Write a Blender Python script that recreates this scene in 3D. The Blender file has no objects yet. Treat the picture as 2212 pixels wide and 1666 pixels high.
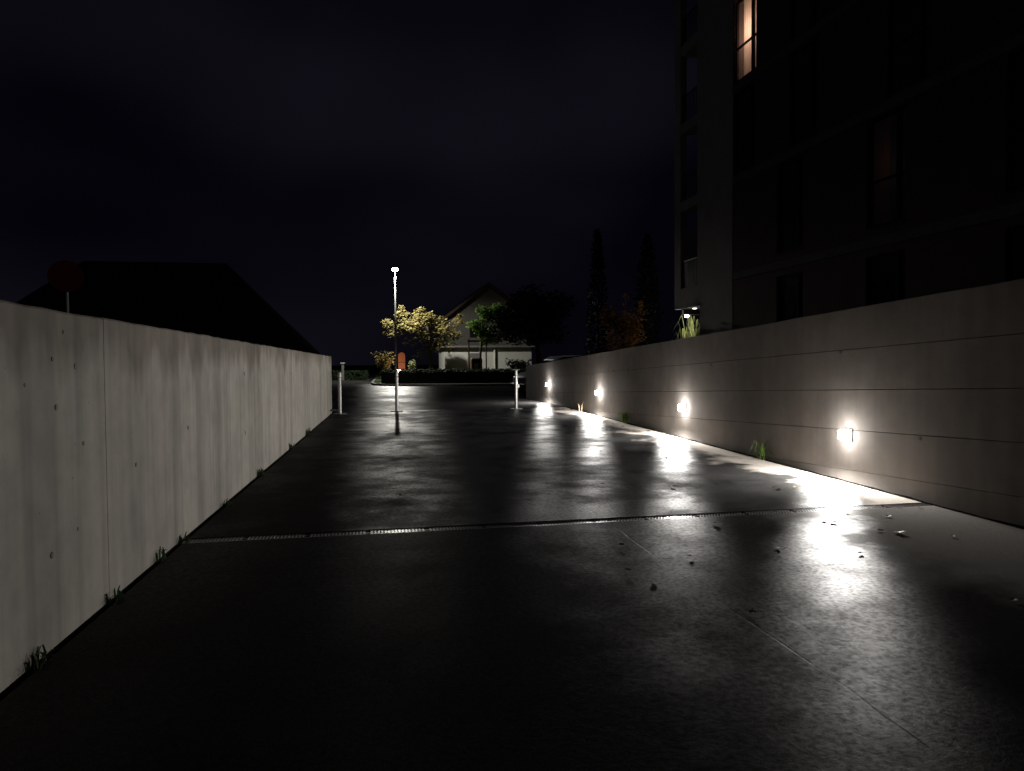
import bpy, math, random
from mathutils import Vector, Matrix
random.seed(11)
S = bpy.context.scene
R = math.radians
# ------------------------------------------------------------------ camera
cd = bpy.data.cameras.new('camera'); cam = bpy.data.objects.new('camera', cd)
S.collection.objects.link(cam); S.camera = cam
cd.sensor_fit = 'HORIZONTAL'; cd.sensor_width = 36; cd.lens = 36 * 1600 / 2212
cd.clip_start = .05; cd.clip_end = 3000
YAW = math.atan(316 / 1600); PITCH = -math.atan(48 / 1600); ROLL = .007
f = Vector((math.sin(YAW) * math.cos(PITCH), math.cos(YAW) * math.cos(PITCH), math.sin(PITCH)))
r0 = Vector((math.cos(YAW), -math.sin(YAW), 0)); u0 = r0.cross(f)
r = r0 * math.cos(ROLL) - u0 * math.sin(ROLL); u = u0 * math.cos(ROLL) + r0 * math.sin(ROLL)
cam.matrix_world = Matrix(((r.x, u.x, -f.x, 0), (r.y, u.y, -f.y, 0), (r.z, u.z, -f.z, 1.55), (0, 0, 0, 1)))
# ------------------------------------------------------------------ night sky
W = bpy.data.worlds.new('World'); S.world = W; W.use_nodes = True
wn, wl = W.node_tree.nodes, W.node_tree.links
bg = wn['Background']
sky = wn.new('ShaderNodeTexSky'); sky.sky_type = 'NISHITA'; sky.sun_disc = False
sky.sun_elevation = R(-4); sky.sun_rotation = R(200)
tc = wn.new('ShaderNodeTexCoord'); mp = wn.new('ShaderNodeMapping'); mp.inputs['Scale'].default_value = (1, 1, 2.2)
mp.inputs['Location'].default_value = (2.1417, 4.898, 3.60)
nz = wn.new('ShaderNodeTexNoise'); nz.inputs['Scale'].default_value = 1.5; nz.inputs['Detail'].default_value = 2.5; nz.inputs['Roughness'].default_value = .42
cr = wn.new('ShaderNodeValToRGB')
cr.color_ramp.elements[0].position = .44; cr.color_ramp.elements[0].color = (.0011, .0009, .0025, 1)
cr.color_ramp.elements[1].position = .72; cr.color_ramp.elements[1].color = (.0064, .0060, .0100, 1)
wl.new(tc.outputs['Generated'], mp.inputs['Vector']); wl.new(mp.outputs[0], nz.inputs['Vector']); wl.new(nz.outputs['Fac'], cr.inputs['Fac'])
sc_ = wn.new('ShaderNodeMix'); sc_.data_type = 'RGBA'; sc_.blend_type = 'ADD'; sc_.inputs['Factor'].default_value = .0002
wl.new(cr.outputs['Color'], sc_.inputs['A']); wl.new(sky.outputs['Color'], sc_.inputs['B'])
wl.new(sc_.outputs['Result'], bg.inputs['Color']); bg.inputs['Strength'].default_value = 1
S.view_settings.view_transform = 'Standard'; S.view_settings.look = 'None'
S.view_settings.exposure = 0; S.view_settings.gamma = 1; S.view_settings.use_curve_mapping = False
cy = S.cycles
cy.max_bounces = 6; cy.diffuse_bounces = 4; cy.glossy_bounces = 3; cy.transmission_bounces = 4; cy.transparent_max_bounces = 8
cy.sample_clamp_indirect = 3; cy.sample_clamp_direct = 0; cy.caustics_reflective = False; cy.caustics_refractive = False
cy.use_denoising = True

# ------------------------------------------------------------------ helpers
COL = S.collection
def tag(o, label=None, cat=None, group=None, kind=None):
    if label: o['label'] = label
    if cat: o['category'] = cat
    if group: o['group'] = group
    if kind: o['kind'] = kind
    return o
def thing(name, loc, label, cat, group=None, rz=0):
    o = bpy.data.objects.new(name, None); COL.objects.link(o); o.empty_display_size = .2
    o.location = loc; o.rotation_euler = (0, 0, rz); o['origin'] = list(loc)
    return tag(o, label, cat, group)
def mesh(name, geo, mat, parent=None, loc=None, smooth=False, local=False):
    """geo = (verts, faces) in world coordinates unless local."""
    v, fc = geo
    o0 = Vector((0, 0, 0))
    if parent is not None and not local: o0 = Vector(parent['origin'])
    elif loc is not None and not local: o0 = Vector(loc)
    me = bpy.data.meshes.new(name)
    me.from_pydata([tuple(Vector(p) - o0) for p in v], [], fc); me.update()
    if smooth: me.polygons.foreach_set('use_smooth', [True] * len(me.polygons))
    me.materials.append(mat)
    o = bpy.data.objects.new(name, me); COL.objects.link(o)
    if parent is not None: o.parent = parent
    elif loc is not None: o.location = loc
    o['origin'] = list(o0)
    return o
def sub(name, geo, mat, part, **k):          # a piece of a part; parts share their root's origin
    return mesh(name, geo, mat, part, **k)
def join(*gs):
    v, fc = [], []
    for a, b in gs:
        n = len(v); v += list(a); fc += [tuple(i + n for i in q) for q in b]
    return v, fc
BF = [(0, 3, 2, 1), (4, 5, 6, 7), (0, 1, 5, 4), (1, 2, 6, 5), (2, 3, 7, 6), (3, 0, 4, 7)]
def box(x0, x1, y0, y1, z0, z1):
    return [(x0, y0, z0), (x1, y0, z0), (x1, y1, z0), (x0, y1, z0), (x0, y0, z1), (x1, y0, z1), (x1, y1, z1), (x0, y1, z1)], BF
def hexa(*p): return list(p), BF               # 4 bottom, 4 top points
def bevbox(x0, x1, y0, y1, z0, z1, b):
    """box with chamfered vertical and horizontal edges (three stacked rings)."""
    def ring(i, z): return [(x0 + i, y0 + 0, z), (x1 - i, y0 + 0, z), (x1, y0 + i, z), (x1, y1 - i, z), (x1 - i, y1, z), (x0 + i, y1, z), (x0, y1 - i, z), (x0, y0 + i, z)]
    def ins(z):
        return [(x0 + b, y0 + b, z), (x1 - b, y0 + b, z), (x1 - b, y0 + b, z), (x1 - b, y1 - b, z), (x1 - b, y1 - b, z), (x0 + b, y1 - b, z), (x0 + b, y1 - b, z), (x0 + b, y0 + b, z)]
    v = ins(z0) + ring(b, z0 + b) + ring(b, z1 - b) + ins(z1)
    fc = []
    for k in range(3):
        for i in range(8): fc.append((k * 8 + i, k * 8 + (i + 1) % 8, k * 8 + 8 + (i + 1) % 8, k * 8 + 8 + i))
    fc.append((0, 7, 5, 3, 1)); fc.append((24, 25, 27, 29, 31))
    return v, fc
def tube(pts, rad, n=10, cap=True):
    pts = [Vector(p) for p in pts]
    rad = rad if isinstance(rad, (list, tuple)) else [rad] * len(pts)
    v, fc = [], []
    for i, p in enumerate(pts):
        t = (pts[min(i + 1, len(pts) - 1)] - pts[max(i - 1, 0)]).normalized()
        a = t.cross(Vector((0, 1, 0)) if abs(t.y) < .9 else Vector((1, 0, 0))).normalized(); b = t.cross(a)
        for k in range(n):
            w = 2 * math.pi * k / n; v.append(tuple(p + (a * math.cos(w) + b * math.sin(w)) * rad[i]))
    for i in range(len(pts) - 1):
        for k in range(n): fc.append((i * n + k, i * n + (k + 1) % n, i * n + n + (k + 1) % n, i * n + n + k))
    if cap: fc.append(tuple(range(n))); fc.append(tuple(range((len(pts) - 1) * n, len(pts) * n))[::-1])
    return v, fc
def lathe(c, prof, n=20):
    """prof = [(radius, z)...] about the vertical through c."""
    v, fc = [], []
    for rr, z in prof:
        for k in range(n):
            w = 2 * math.pi * k / n; v.append((c[0] + rr * math.cos(w), c[1] + rr * math.sin(w), c[2] + z))
    for i in range(len(prof) - 1):
        for k in range(n): fc.append((i * n + k, i * n + (k + 1) % n, i * n + n + (k + 1) % n, i * n + n + k))
    fc.append(tuple(range(n))[::-1]); fc.append(tuple(range((len(prof) - 1) * n, len(prof) * n)))
    return v, fc
def discx(c, rad, dx, n=14):                   # disc facing -x or +x, thickness dx
    v = [(c[0] + s * dx, c[1] + rad * math.cos(2 * math.pi * k / n), c[2] + rad * math.sin(2 * math.pi * k / n)) for s in (0, 1) for k in range(n)]
    fc = [tuple(range(n)), tuple(range(n, 2 * n))[::-1]] + [(k, (k + 1) % n, n + (k + 1) % n, n + k) for k in range(n)]
    return v, fc

# ------------------------------------------------------------------ materials
def nm(name):
    m = bpy.data.materials.new(name); m.use_nodes = True
    return m, m.node_tree.nodes, m.node_tree.links, m.node_tree.nodes['Principled BSDF']
def pos_noise(n, l, scale, detail=4, stretch=None, rough=.55, off=(0, 0, 0), coord='Position'):
    if coord == 'Position': g = n.new('ShaderNodeNewGeometry').outputs['Position']
    else: g = n.new('ShaderNodeTexCoord').outputs['Object']
    mpn = n.new('ShaderNodeMapping'); mpn.inputs['Scale'].default_value = stretch or (1, 1, 1); mpn.inputs['Location'].default_value = off
    t = n.new('ShaderNodeTexNoise'); t.inputs['Scale'].default_value = scale; t.inputs['Detail'].default_value = detail; t.inputs['Roughness'].default_value = rough
    l.new(g, mpn.inputs['Vector']); l.new(mpn.outputs[0], t.inputs['Vector'])
    return t.outputs['Fac']
def ramp_(n, l, fac, stops):
    c = n.new('ShaderNodeValToRGB'); e = c.color_ramp.elements
    while len(e) < len(stops): e.new(.5)
    for i, (p, col) in enumerate(stops):
        e[i].position = p; e[i].color = (*(col if isinstance(col, tuple) else (col,) * 3), 1)
    l.new(fac, c.inputs['Fac']); return c.outputs['Color']
def mixc(n, l, a, b, fac, mode='MIX'):
    m = n.new('ShaderNodeMix'); m.data_type = 'RGBA'; m.blend_type = mode
    for k, s in (('A', a), ('B', b)):
        if isinstance(s, tuple): m.inputs[k].default_value = (*s, 1)
        else: l.new(s, m.inputs[k])
    if isinstance(fac, float): m.inputs['Factor'].default_value = fac
    else: l.new(fac, m.inputs['Factor'])
    return m.outputs['Result']
def bump(n, l, p, h, strength, dist):
    b = n.new('ShaderNodeBump'); b.inputs['Strength'].default_value = strength; b.inputs['Distance'].default_value = dist
    l.new(h, b.inputs['Height']); l.new(b.outputs[0], p.inputs['Normal']); return b
def simple(name, col, rough=.7, metal=0, var=.25, scale=6, coord='Position', spec=.5):
    m, n, l, p = nm(name)
    fac = pos_noise(n, l, scale, coord=coord)
    l.new(ramp_(n, l, fac, [(.25, tuple(c * (1 - var) for c in col)), (.75, tuple(min(1, c * (1 + var)) for c in col))]), p.inputs['Base Color'])
    p.inputs['Roughness'].default_value = rough; p.inputs['Metallic'].default_value = metal; p.inputs['Specular IOR Level'].default_value = spec
    return m
def emit(name, col, st):
    m, n, l, p = nm(name)
    p.inputs['Base Color'].default_value = (*[.8] * 3, 1)
    p.inputs['Emission Color'].default_value = (*col, 1); p.inputs['Emission Strength'].default_value = st
    return m
def concrete(name, base, streak, topz=None):
    """cast concrete: cloudy mottling, rain streaks that run down, pores, fine relief."""
    m, n, l, p = nm(name)
    big = pos_noise(n, l, .9, 5, off=(3, 1, 0)); mid = pos_noise(n, l, 5, 6); fine = pos_noise(n, l, 45, 3)
    c = ramp_(n, l, big, [(.3, tuple(x * .80 for x in base)), (.7, tuple(x * 1.12 for x in base))])
    c = mixc(n, l, c, ramp_(n, l, mid, [(.32, .72), (.62, 1.0)]), .55, 'MULTIPLY')
    st = pos_noise(n, l, 1.0, 3, stretch=(2.2, 2.2, .12), rough=.6)
    st2 = pos_noise(n, l, 1.0, 2, stretch=(6, 6, .22), off=(1, 7, 2))
    c = mixc(n, l, c, ramp_(n, l, st, [(.40, .52), (.50, .85), (.56, 1.0)]), streak, 'MULTIPLY')
    c = mixc(n, l, c, ramp_(n, l, st2, [(.36, .62), (.50, 1.0)]), streak * .7, 'MULTIPLY')
    if topz is not None:                       # grime washed down from the coping, ragged lower edge
        sp = n.new('ShaderNodeSeparateXYZ'); g = n.new('ShaderNodeNewGeometry'); l.new(g.outputs['Position'], sp.inputs[0])
        rag = pos_noise(n, l, 1.0, 3, stretch=(2.6, 2.6, .35), off=(5, 2, 0))
        ma = n.new('ShaderNodeMath'); ma.operation = 'MULTIPLY_ADD'; ma.inputs[1].default_value = 1.1; ma.inputs[2].default_value = -.55
        l.new(rag, ma.inputs[0])
        mb = n.new('ShaderNodeMath'); mb.operation = 'ADD'; l.new(sp.outputs['Z'], mb.inputs[0]); l.new(ma.outputs[0], mb.inputs[1])
        d = n.new('ShaderNodeMapRange'); d.inputs['From Min'].default_value = topz - .34; d.inputs['From Max'].default_value = topz - .12
        l.new(mb.outputs[0], d.inputs['Value'])
        c = mixc(n, l, c, (.56, .52, .48), d.outputs[0], 'MULTIPLY')
    pore = n.new('ShaderNodeTexVoronoi'); pore.inputs['Scale'].default_value = 7; g2 = n.new('ShaderNodeNewGeometry'); l.new(g2.outputs['Position'], pore.inputs['Vector'])
    c = mixc(n, l, c, ramp_(n, l, pore.outputs['Distance'], [(.035, .5), (.07, 1.0)]), .7, 'MULTIPLY')
    l.new(c, p.inputs['Base Color']); p.inputs['Roughness'].default_value = .82; p.inputs['Specular IOR Level'].default_value = .25
    h = mixc(n, l, mid, fine, .45); bump(n, l, p, h, .35, .006)
    return m
def asphalt(name, rough, wetness, seed=0, dry=None, worn=None):
    """dark worn asphalt under a thin broken water film (diffuse + Beckmann film weighted by Fresnel)."""
    m, n, l, p = nm(name); o = n['Material Output']
    patch = pos_noise(n, l, .42, 4, off=(4 + seed, 2, 0), rough=.55); mid = pos_noise(n, l, 1.9, 6, off=(1, 9 + seed, 0), rough=.6); fine = pos_noise(n, l, 110, 3); grit = pos_noise(n, l, 32, 5)
    base = ramp_(n, l, mid, [(.3, (.024, .024, .025)), (.7, (.044, .043, .041))])
    base = mixc(n, l, base, ramp_(n, l, fine, [(.35, .45), (.7, 1.5)]), .9, 'MULTIPLY')
    dry_pool = None
    if dry is not None:                        # ragged dry strip by the wall, paled further to paint in lamp pools
        sp = n.new('ShaderNodeSeparateXYZ'); g = n.new('ShaderNodeNewGeometry'); l.new(g.outputs['Position'], sp.inputs[0])
        rag = pos_noise(n, l, 1.3, 5, off=(8, 3, 0), rough=.62)
        ma = n.new('ShaderNodeMath'); ma.operation = 'MULTIPLY_ADD'; ma.inputs[1].default_value = 2.6; ma.inputs[2].default_value = -1.3; l.new(rag, ma.inputs[0])
        mb = n.new('ShaderNodeMath'); mb.operation = 'ADD'; l.new(sp.outputs['X'], mb.inputs[0]); l.new(ma.outputs[0], mb.inputs[1])
        mr = n.new('ShaderNodeMapRange'); mr.inputs['From Min'].default_value = dry[0]; mr.inputs['From Max'].default_value = dry[0] + dry[2]; l.new(mb.outputs[0], mr.inputs['Value'])
        dry_pool = mr.outputs[0]
        pale = mixc(n, l, dry[1], ramp_(n, l, fine, [(.35, .6), (.7, 1.35)]), .8, 'MULTIPLY')
        base = mixc(n, l, base, pale, dry_pool)
    df = n.new('ShaderNodeBsdfDiffuse'); l.new(base, df.inputs['Color'])
    gl = n.new('ShaderNodeBsdfGlossy'); gl.distribution = 'BECKMANN'; gl.inputs['Anisotropy'].default_value = .30
    tg = n.new('ShaderNodeCombineXYZ'); tg.inputs['X'].default_value = 1; l.new(tg.outputs[0], gl.inputs['Tangent'])   # broom finish across the ramp
    both = mixc(n, l, patch, mid, .5)
    l.new(ramp_(n, l, both, [(.34, rough[0]), (.48, rough[1]), (.62, rough[2])]), gl.inputs['Roughness'])
    wet = ramp_(n, l, both, [(.36, wetness[0]), (.46, wetness[1]), (.52, wetness[2]), (.64, wetness[3])])
    wet = mixc(n, l, wet, ramp_(n, l, grit, [(.30, .25), (.62, 1.25)]), .75, 'MULTIPLY')
    if worn is not None:                       # the left lane drains and dries first: ragged change of film across x
        sp2 = n.new('ShaderNodeSeparateXYZ'); g3 = n.new('ShaderNodeNewGeometry'); l.new(g3.outputs['Position'], sp2.inputs[0])
        rg = pos_noise(n, l, 1.1, 5, off=(2, 6, 0), rough=.65)
        mc = n.new('ShaderNodeMath'); mc.operation = 'MULTIPLY_ADD'; mc.inputs[1].default_value = 2.2; mc.inputs[2].default_value = -1.1; l.new(rg, mc.inputs[0])
        md = n.new('ShaderNodeMath'); md.operation = 'ADD'; l.new(sp2.outputs['X'], md.inputs[0]); l.new(mc.outputs[0], md.inputs[1])
        m2 = n.new('ShaderNodeMapRange'); m2.inputs['From Min'].default_value = worn[0]; m2.inputs['From Max'].default_value = worn[1]; m2.inputs['To Min'].default_value = worn[2]; m2.inputs['To Max'].default_value = 1
        l.new(md.outputs[0], m2.inputs['Value'])
        cb = n.new('ShaderNodeCombineColor'); [l.new(m2.outputs[0], cb.inputs[k]) for k in range(3)]
        wet = mixc(n, l, wet, cb.outputs[0], 1.0, 'MULTIPLY')
    if dry_pool is not None: wet = mixc(n, l, wet, (.18, .18, .18), dry_pool)
    fr = n.new('ShaderNodeFresnel'); fr.inputs['IOR'].default_value = 1.31
    mu = n.new('ShaderNodeMath'); mu.operation = 'MULTIPLY'; mu.use_clamp = True; l.new(fr.outputs[0], mu.inputs[0]); l.new(wet, mu.inputs[1])
    mx = n.new('ShaderNodeMixShader'); l.new(mu.outputs[0], mx.inputs[0]); l.new(df.outputs[0], mx.inputs[1]); l.new(gl.outputs[0], mx.inputs[2]); l.new(mx.outputs[0], o.inputs['Surface'])
    n.remove(p)
    h = mixc(n, l, fine, grit, .6); b = n.new('ShaderNodeBump'); b.inputs['Strength'].default_value = .32; b.inputs['Distance'].default_value = .005
    l.new(h, b.inputs['Height'])
    for q in (df, gl): l.new(b.outputs[0], q.inputs['Normal'])
    return m
M = {}
M['wall_l'] = concrete('concrete_stained', (.335, .312, .272), .55, 1.84)
M['wall_r'] = concrete('concrete_board_cast', (.335, .30, .272), .22)
M['joint'] = simple('joint_dark', (.05, .045, .04), .95)
M['plug'] = simple('tie_plug', (.12, .11, .095), .9)
M['asphalt'] = asphalt('wet_asphalt', (.47, .51, .56), (1.45, 1.2, .55, .10), dry=(4.9, (.37, .335, .30), .45), worn=(-.6, .5, .15))  # strip paler than dry asphalt: lamp pools and bounce put into its colour
M['asphalt_near'] = asphalt('wet_asphalt_right_lane', (.48, .52, .57), (1.75, 1.65, 1.4, .6), 9, dry=(3.6, (.15, .142, .132), .7), worn=(1.15, 2.7, .16))
M['street'] = asphalt('wet_street', (.40, .46, .52), (.40, .32, .22, .12), 3)
M['dirt'] = simple('wet_dirt', (.008, .007, .006), 1.0, var=.6, scale=18, spec=.0)
M['lawn'] = simple('dark_lawn', (.03, .045, .018), .95, var=.5, scale=3, spec=.1)
M['ground'] = simple('field', (.03, .035, .02), .95, var=.4, scale=.4, spec=.1)
M['kerb'] = simple('kerb_granite', (.14, .135, .13), .6, scale=20)
M['steel'] = simple('brushed_steel', (.27, .265, .255), .48, .85, .08, 30)
M['galv'] = simple('galvanised_pole', (.055, .058, .058), .7, .1, .12, 12)
M['iron'] = simple('cast_iron_wet', (.10, .10, .10), .30, .8, .3, 30)
M['black'] = simple('black_metal', (.015, .015, .015), .5)
M['housing'] = simple('lamp_housing', (.5, .5, .5), .4, .7)
M['facade'] = simple('brown_render', (.085, .055, .05), .9, var=.15, scale=2)
M['pale'] = simple('pale_render', (.42, .40, .38), .9, var=.12, scale=1.5)
M['slab'] = simple('slab_render', (.13, .115, .115), .9, var=.12)
M['frame'] = simple('window_frame', (.02, .010, .008), .8, spec=.1)
M['white'] = simple('white_render', (.50, .50, .455), .9, var=.06, scale=1.2)
M['housewall'] = simple('house_render', (.085, .08, .068), .9, var=.08)
M['roof'] = simple('roof_tiles', (.03, .015, .012), .85, var=.3, scale=9)
M['bark'] = simple('bark', (.055, .042, .032), .9, var=.45, scale=14)
M['darkhouse'] = simple('dark_house_wall', (.06, .052, .05), .9, spec=.1)
M['slate'] = simple('dark_slate', (.005, .005, .006), 1.0, spec=0)
M['orange'] = simple('orange_board', (.62, .16, .045), .55, var=.1)
M['yellow'] = simple('yellow_box', (.50, .22, .03), .5, var=.12)
M['grey'] = simple('grey_notice', (.30, .30, .34), .6, var=.2, scale=14)
M['signred'] = simple('sign_red', (.018, .001, .0015), .9, var=.08, spec=.02)
M['carpaint'] = simple('car_white', (.62, .64, .63), .22, 0, .04)
M['tyre'] = simple('tyre', (.02, .02, .02), .8)
def glassmat(name, col, rough=.08):
    m, n, l, p = nm(name); p.inputs['Base Color'].default_value = (*col, 1); p.inputs['Roughness'].default_value = rough
    p.inputs['Specular IOR Level'].default_value = .6
    fac = pos_noise(n, l, 3, 2); l.new(ramp_(n, l, fac, [(.3, rough), (.7, rough * 1.8)]), p.inputs['Roughness']); return m
M['glass'] = glassmat('dark_glass', (.008, .008, .010))
def clear(name):
    m, n, l, p = nm(name); o = n['Material Output']
    t = n.new('ShaderNodeBsdfTransparent'); g = n.new('ShaderNodeBsdfGlossy'); g.inputs['Roughness'].default_value = .03
    mx = n.new('ShaderNodeMixShader'); mx.inputs[0].default_value = .08; t.inputs['Color'].default_value = (.95, .95, .95, 1)
    l.new(t.outputs[0], mx.inputs[1]); l.new(g.outputs[0], mx.inputs[2]); l.new(mx.outputs[0], o.inputs['Surface']); n.remove(p); return m
M['clear'] = clear('window_glass')
def leafmat(name, cols, trans=.45, coord='Position', scale=2.2):
    m, n, l, p = nm(name); o = n['Material Output']
    a = pos_noise(n, l, scale, 3, coord=coord); b = pos_noise(n, l, scale * 9, 2, coord=coord)
    c = ramp_(n, l, mixc(n, l, a, b, .5), [(.36, cols[0]), (.5, cols[1]), (.64, cols[2])])
    l.new(c, p.inputs['Base Color']); p.inputs['Roughness'].default_value = .6; p.inputs['Specular IOR Level'].default_value = .15
    t = n.new('ShaderNodeBsdfTranslucent'); l.new(c, t.inputs['Color']); mx = n.new('ShaderNodeMixShader'); mx.inputs[0].default_value = trans
    l.new(p.outputs[0], mx.inputs[1]); l.new(t.outputs[0], mx.inputs[2]); l.new(mx.outputs[0], o.inputs['Surface']); return m
M['leaf_yellow'] = leafmat('leaves_yellow', ((.17, .135, .045), (.29, .25, .09), (.38, .35, .17)))
M['leaf_green'] = leafmat('leaves_green', ((.06, .12, .02), (.13, .23, .045), (.22, .32, .09)))
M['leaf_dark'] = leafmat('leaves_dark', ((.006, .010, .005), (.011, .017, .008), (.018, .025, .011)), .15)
M['leaf_hedge'] = leafmat('leaves_hedge', ((.018, .035, .012), (.03, .055, .018), (.05, .08, .03)), .3)
M['leaf_brown'] = leafmat('leaves_brown', ((.16, .075, .02), (.27, .14, .04), (.36, .22, .06)))
M['leaf_shrub'] = leafmat('leaves_shrub', ((.14, .09, .03), (.24, .17, .045), (.33, .27, .08)))
M['leaf_pale'] = leafmat('leaves_pale', ((.25, .30, .12), (.38, .44, .20), (.48, .52, .28)))
M['leaf_fallen'] = leafmat('leaves_fallen', ((.10, .06, .025), (.19, .11, .04), (.30, .20, .06)), .15, 'Object', 30)
M['leaf_fdark'] = leafmat('leaves_fallen_wet', ((.03, .02, .012), (.05, .035, .02), (.08, .05, .025)), .1, 'Object', 30)
M['grass'] = leafmat('grass_blades', ((.05, .10, .02), (.09, .15, .03), (.16, .20, .06)), .35)
M['straw'] = leafmat('dry_stem', ((.40, .33, .20), (.50, .42, .28), (.58, .50, .34)), .3)

# ================================================================== setting
SL = .014
def rz(y): return SL * min(y, 20.7)
def lx(y): return -1.67 + .0484 * (y - 3.75)      # foot of the left wall
WX = 5.71                                        # face of the right wall
def rtop(y): return 2.49 - .0395 * y              # top of the right wall
def sheet(name, geo, mat, loc=(0, 0, 0), kind='structure'):
    return tag(mesh(name, geo, mat, loc=loc), kind=kind)
sheet('ground', ([(-900, -900, -.4), (900, -900, -.4), (900, 1500, -.4), (-900, 1500, -.4)], [(0, 1, 2, 3)]), M['ground'])
def ramp_piece(ys, c0=0, c1=6):
    v, fc = [], []
    rr = random.Random(5)
    for y in ys:
        z = rz(y); xw = 2.145 + .018 * math.sin(y * 2.3) + rr.uniform(-.008, .008); wd = rr.uniform(.005, .012); dp = rr.uniform(0, .0013) if y < 11 else 0
        xs = [lx(y) + .05, 1.2, xw - wd, xw, xw + wd, 3.4, WX - .125]
        for i, x in enumerate(xs): v.append((x, y, z - (dp if i == 3 else 0)))
    for j in range(len(ys) - 1):
        for i in range(c0, c1): a = j * 7 + i; fc.append((a, a + 1, a + 8, a + 7))
    return v, fc
DY0, DY1 = 6.45, 6.61
ys1 = [-10, -6, -3, 0] + [1 + .22 * k for k in range(25)] + [DY0]; ys2 = [DY1] + [6.9 + .45 * k for k in range(30)] + [20.4]
sheet('ramp', ramp_piece(ys2), M['asphalt'])
sheet('ramp_foot', ramp_piece(ys1), M['asphalt_near'])
def strip(x0, x1, ys, dz):
    v, fc = [], []
    for y in ys: v += [(x0(y), y, rz(y) + dz), (x1(y), y, rz(y) + dz + random.uniform(-.01, .01))]
    for j in range(len(ys) - 1): fc.append((2 * j, 2 * j + 1, 2 * j + 3, 2 * j + 2))
    return v, fc
yy = [-10 + .25 * k for k in range(122)]
sheet('gutter_right', strip(lambda y: WX - .14, lambda y: WX + .05, yy + [22, 24, 26.3], -.012), M['dirt'])
sheet('gutter_left', strip(lambda y: lx(y) - .05, lambda y: lx(y) + .07, yy, -.03), M['dirt'])
sheet('street', ([(-2.7, 20.4, .286), (WX - .125, 20.4, .286), (WX - .125, 26.42, .29), (-2.7, 26.42, .29), (60, 26.42, .29), (60, 95, .29), (-2.7, 95, .29)],
      [(0, 1, 2, 3), (3, 2, 4, 5, 6)]), M['street'])
sheet('lawn_left', join(([(-80, -20, .5), (-2.95, -20, .5), (-1.0, 20.0, .5), (-2.7, 20.3, .33), (-2.7, 95, .33), (-80, 95, .5)], [(0, 1, 2, 3, 4, 5)]),
      ([(-2.7, 20.3, .33), (-1.1, 20.1, .33), (-1.1, 20.1, .5), (-2.7, 95, .2), (-2.7, 95, .33), (-2.7, 20.3, .2)], [(0, 1, 2), (5, 3, 4, 0)])), M['lawn'])
sheet('lawn_right', join(([(5.95, -20, .45), (80, -20, .45), (80, 26.4, .45), (5.95, 26.4, .45)], [(0, 1, 2, 3)]), ([(5.95, 26.4, .2), (80, 26.4, .2), (80, 26.4, .45), (5.95, 26.4, .45)], [(0, 1, 2, 3)])), M['lawn'])
# planted island across the street, with its kerb
isl = [(.75, 62), (.45, 52), (.32, 47), (.5, 44.6), (1.1, 43.0), (2.2, 42.2), (7, 40.8), (14, 39.6), (40, 37.5), (40, 90), (.9, 90)]
isl_in = [(x + (.13 if i in (0, 1, 2, 3, 10) else .05), y + (.0 if i in (0, 1, 2, 9, 10) else .12)) for i, (x, y) in enumerate(isl)]
sheet('verge', ([(x, y, .405) for x, y in isl_in], [tuple(range(len(isl_in)))]), M['lawn'])
kv, kf = [], []
for (a, b), (c, d) in zip(isl, isl_in): kv += [(a, b, .2), (a, b, .41), (c, d, .41), (c, d, .2)]
for i in range(9):
    if i == 8: continue
    for k in range(3): kf.append((i * 4 + k, i * 4 + k + 1, i * 4 + 5 + k, i * 4 + 4 + k))
sheet('kerb', (kv, kf), M['kerb'])

# ------------------------------------------------------------------ concrete walls
T = .24
wl_ = thing('concrete_wall', (lx(8), 8, rz(8)), 'long rain-streaked grey concrete wall left of the ramp', 'wall')
def lw(y, off, z): return (lx(y) - off, y, z)
y0, y1 = -7, 20.05
core = hexa(lw(y0, .02, -.5), lw(y1 - .012, .02, -.5), lw(y1 - .012, T, -.5), lw(y0, T, -.5), lw(y0, .02, 1.86 - .012), lw(y1 - .012, .02, 1.735 - .008), lw(y1 - .012, T, 1.735 - .008), lw(y0, T, 1.86 - .012))
mesh('wall_core', core, M['joint'], wl_)
def ltop(y): return 1.862 - .0061 * (y - 3.8)
joints = [y0, -2.6, 1.0, 2.95, 5.05, 8.75, 12.45, 16.15, y1]
for a, b in zip(joints, joints[1:]):
    # ragged arrises: subdivided top and vertical edges
    n = max(4, int((b - a) / .18)); v, fc = [], []
    a2, b2 = a + .0028, b - .0028
    for i in range(n + 1):
        t = i / n; y = a2 + (b2 - a2) * t; zt = ltop(y) + random.uniform(-.006, .004)
        j = random.uniform(-.0015, .0015)
        v += [lw(y, 0, -.4), lw(y, j, zt - .012), lw(y, .012, zt), lw(y, T + .01, zt), lw(y, T + .01, -.4)]
    for i in range(n):
        for k in range(4): q = i * 5 + k; fc.append((q, q + 5, q + 6, q + 1))
    fc.append((0, 1, 2, 3, 4)); q = n * 5; fc.append((q + 4, q + 3, q + 2, q + 1, q))
    mesh('wall_panel', (v, fc), M['wall_l'], wl_)
for y, z in ((4.06, 1.46), (4.36, 1.59), (4.39, 1.33), (4.72, 1.10), (6.85, 1.01), (5.57, .86), (4.50, 1.74), (4.64, 1.55), (4.3, .55), (4.62, .62), (9.2, 1.45), (9.2, .75), (12.9, 1.4)):
    rr = random.uniform(.011, .019) if y < 8 else .022
    mesh('tie_hole', discx((lx(y) + .0025, y, z), rr, -.01, 9), M['plug'], wl_)
wr_ = thing('concrete_wall', (WX + .1, 10, rz(10)), 'long board-cast concrete wall right of the ramp carrying four lit lamps', 'wall')
y0, y1 = -7, 26.3
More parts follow.
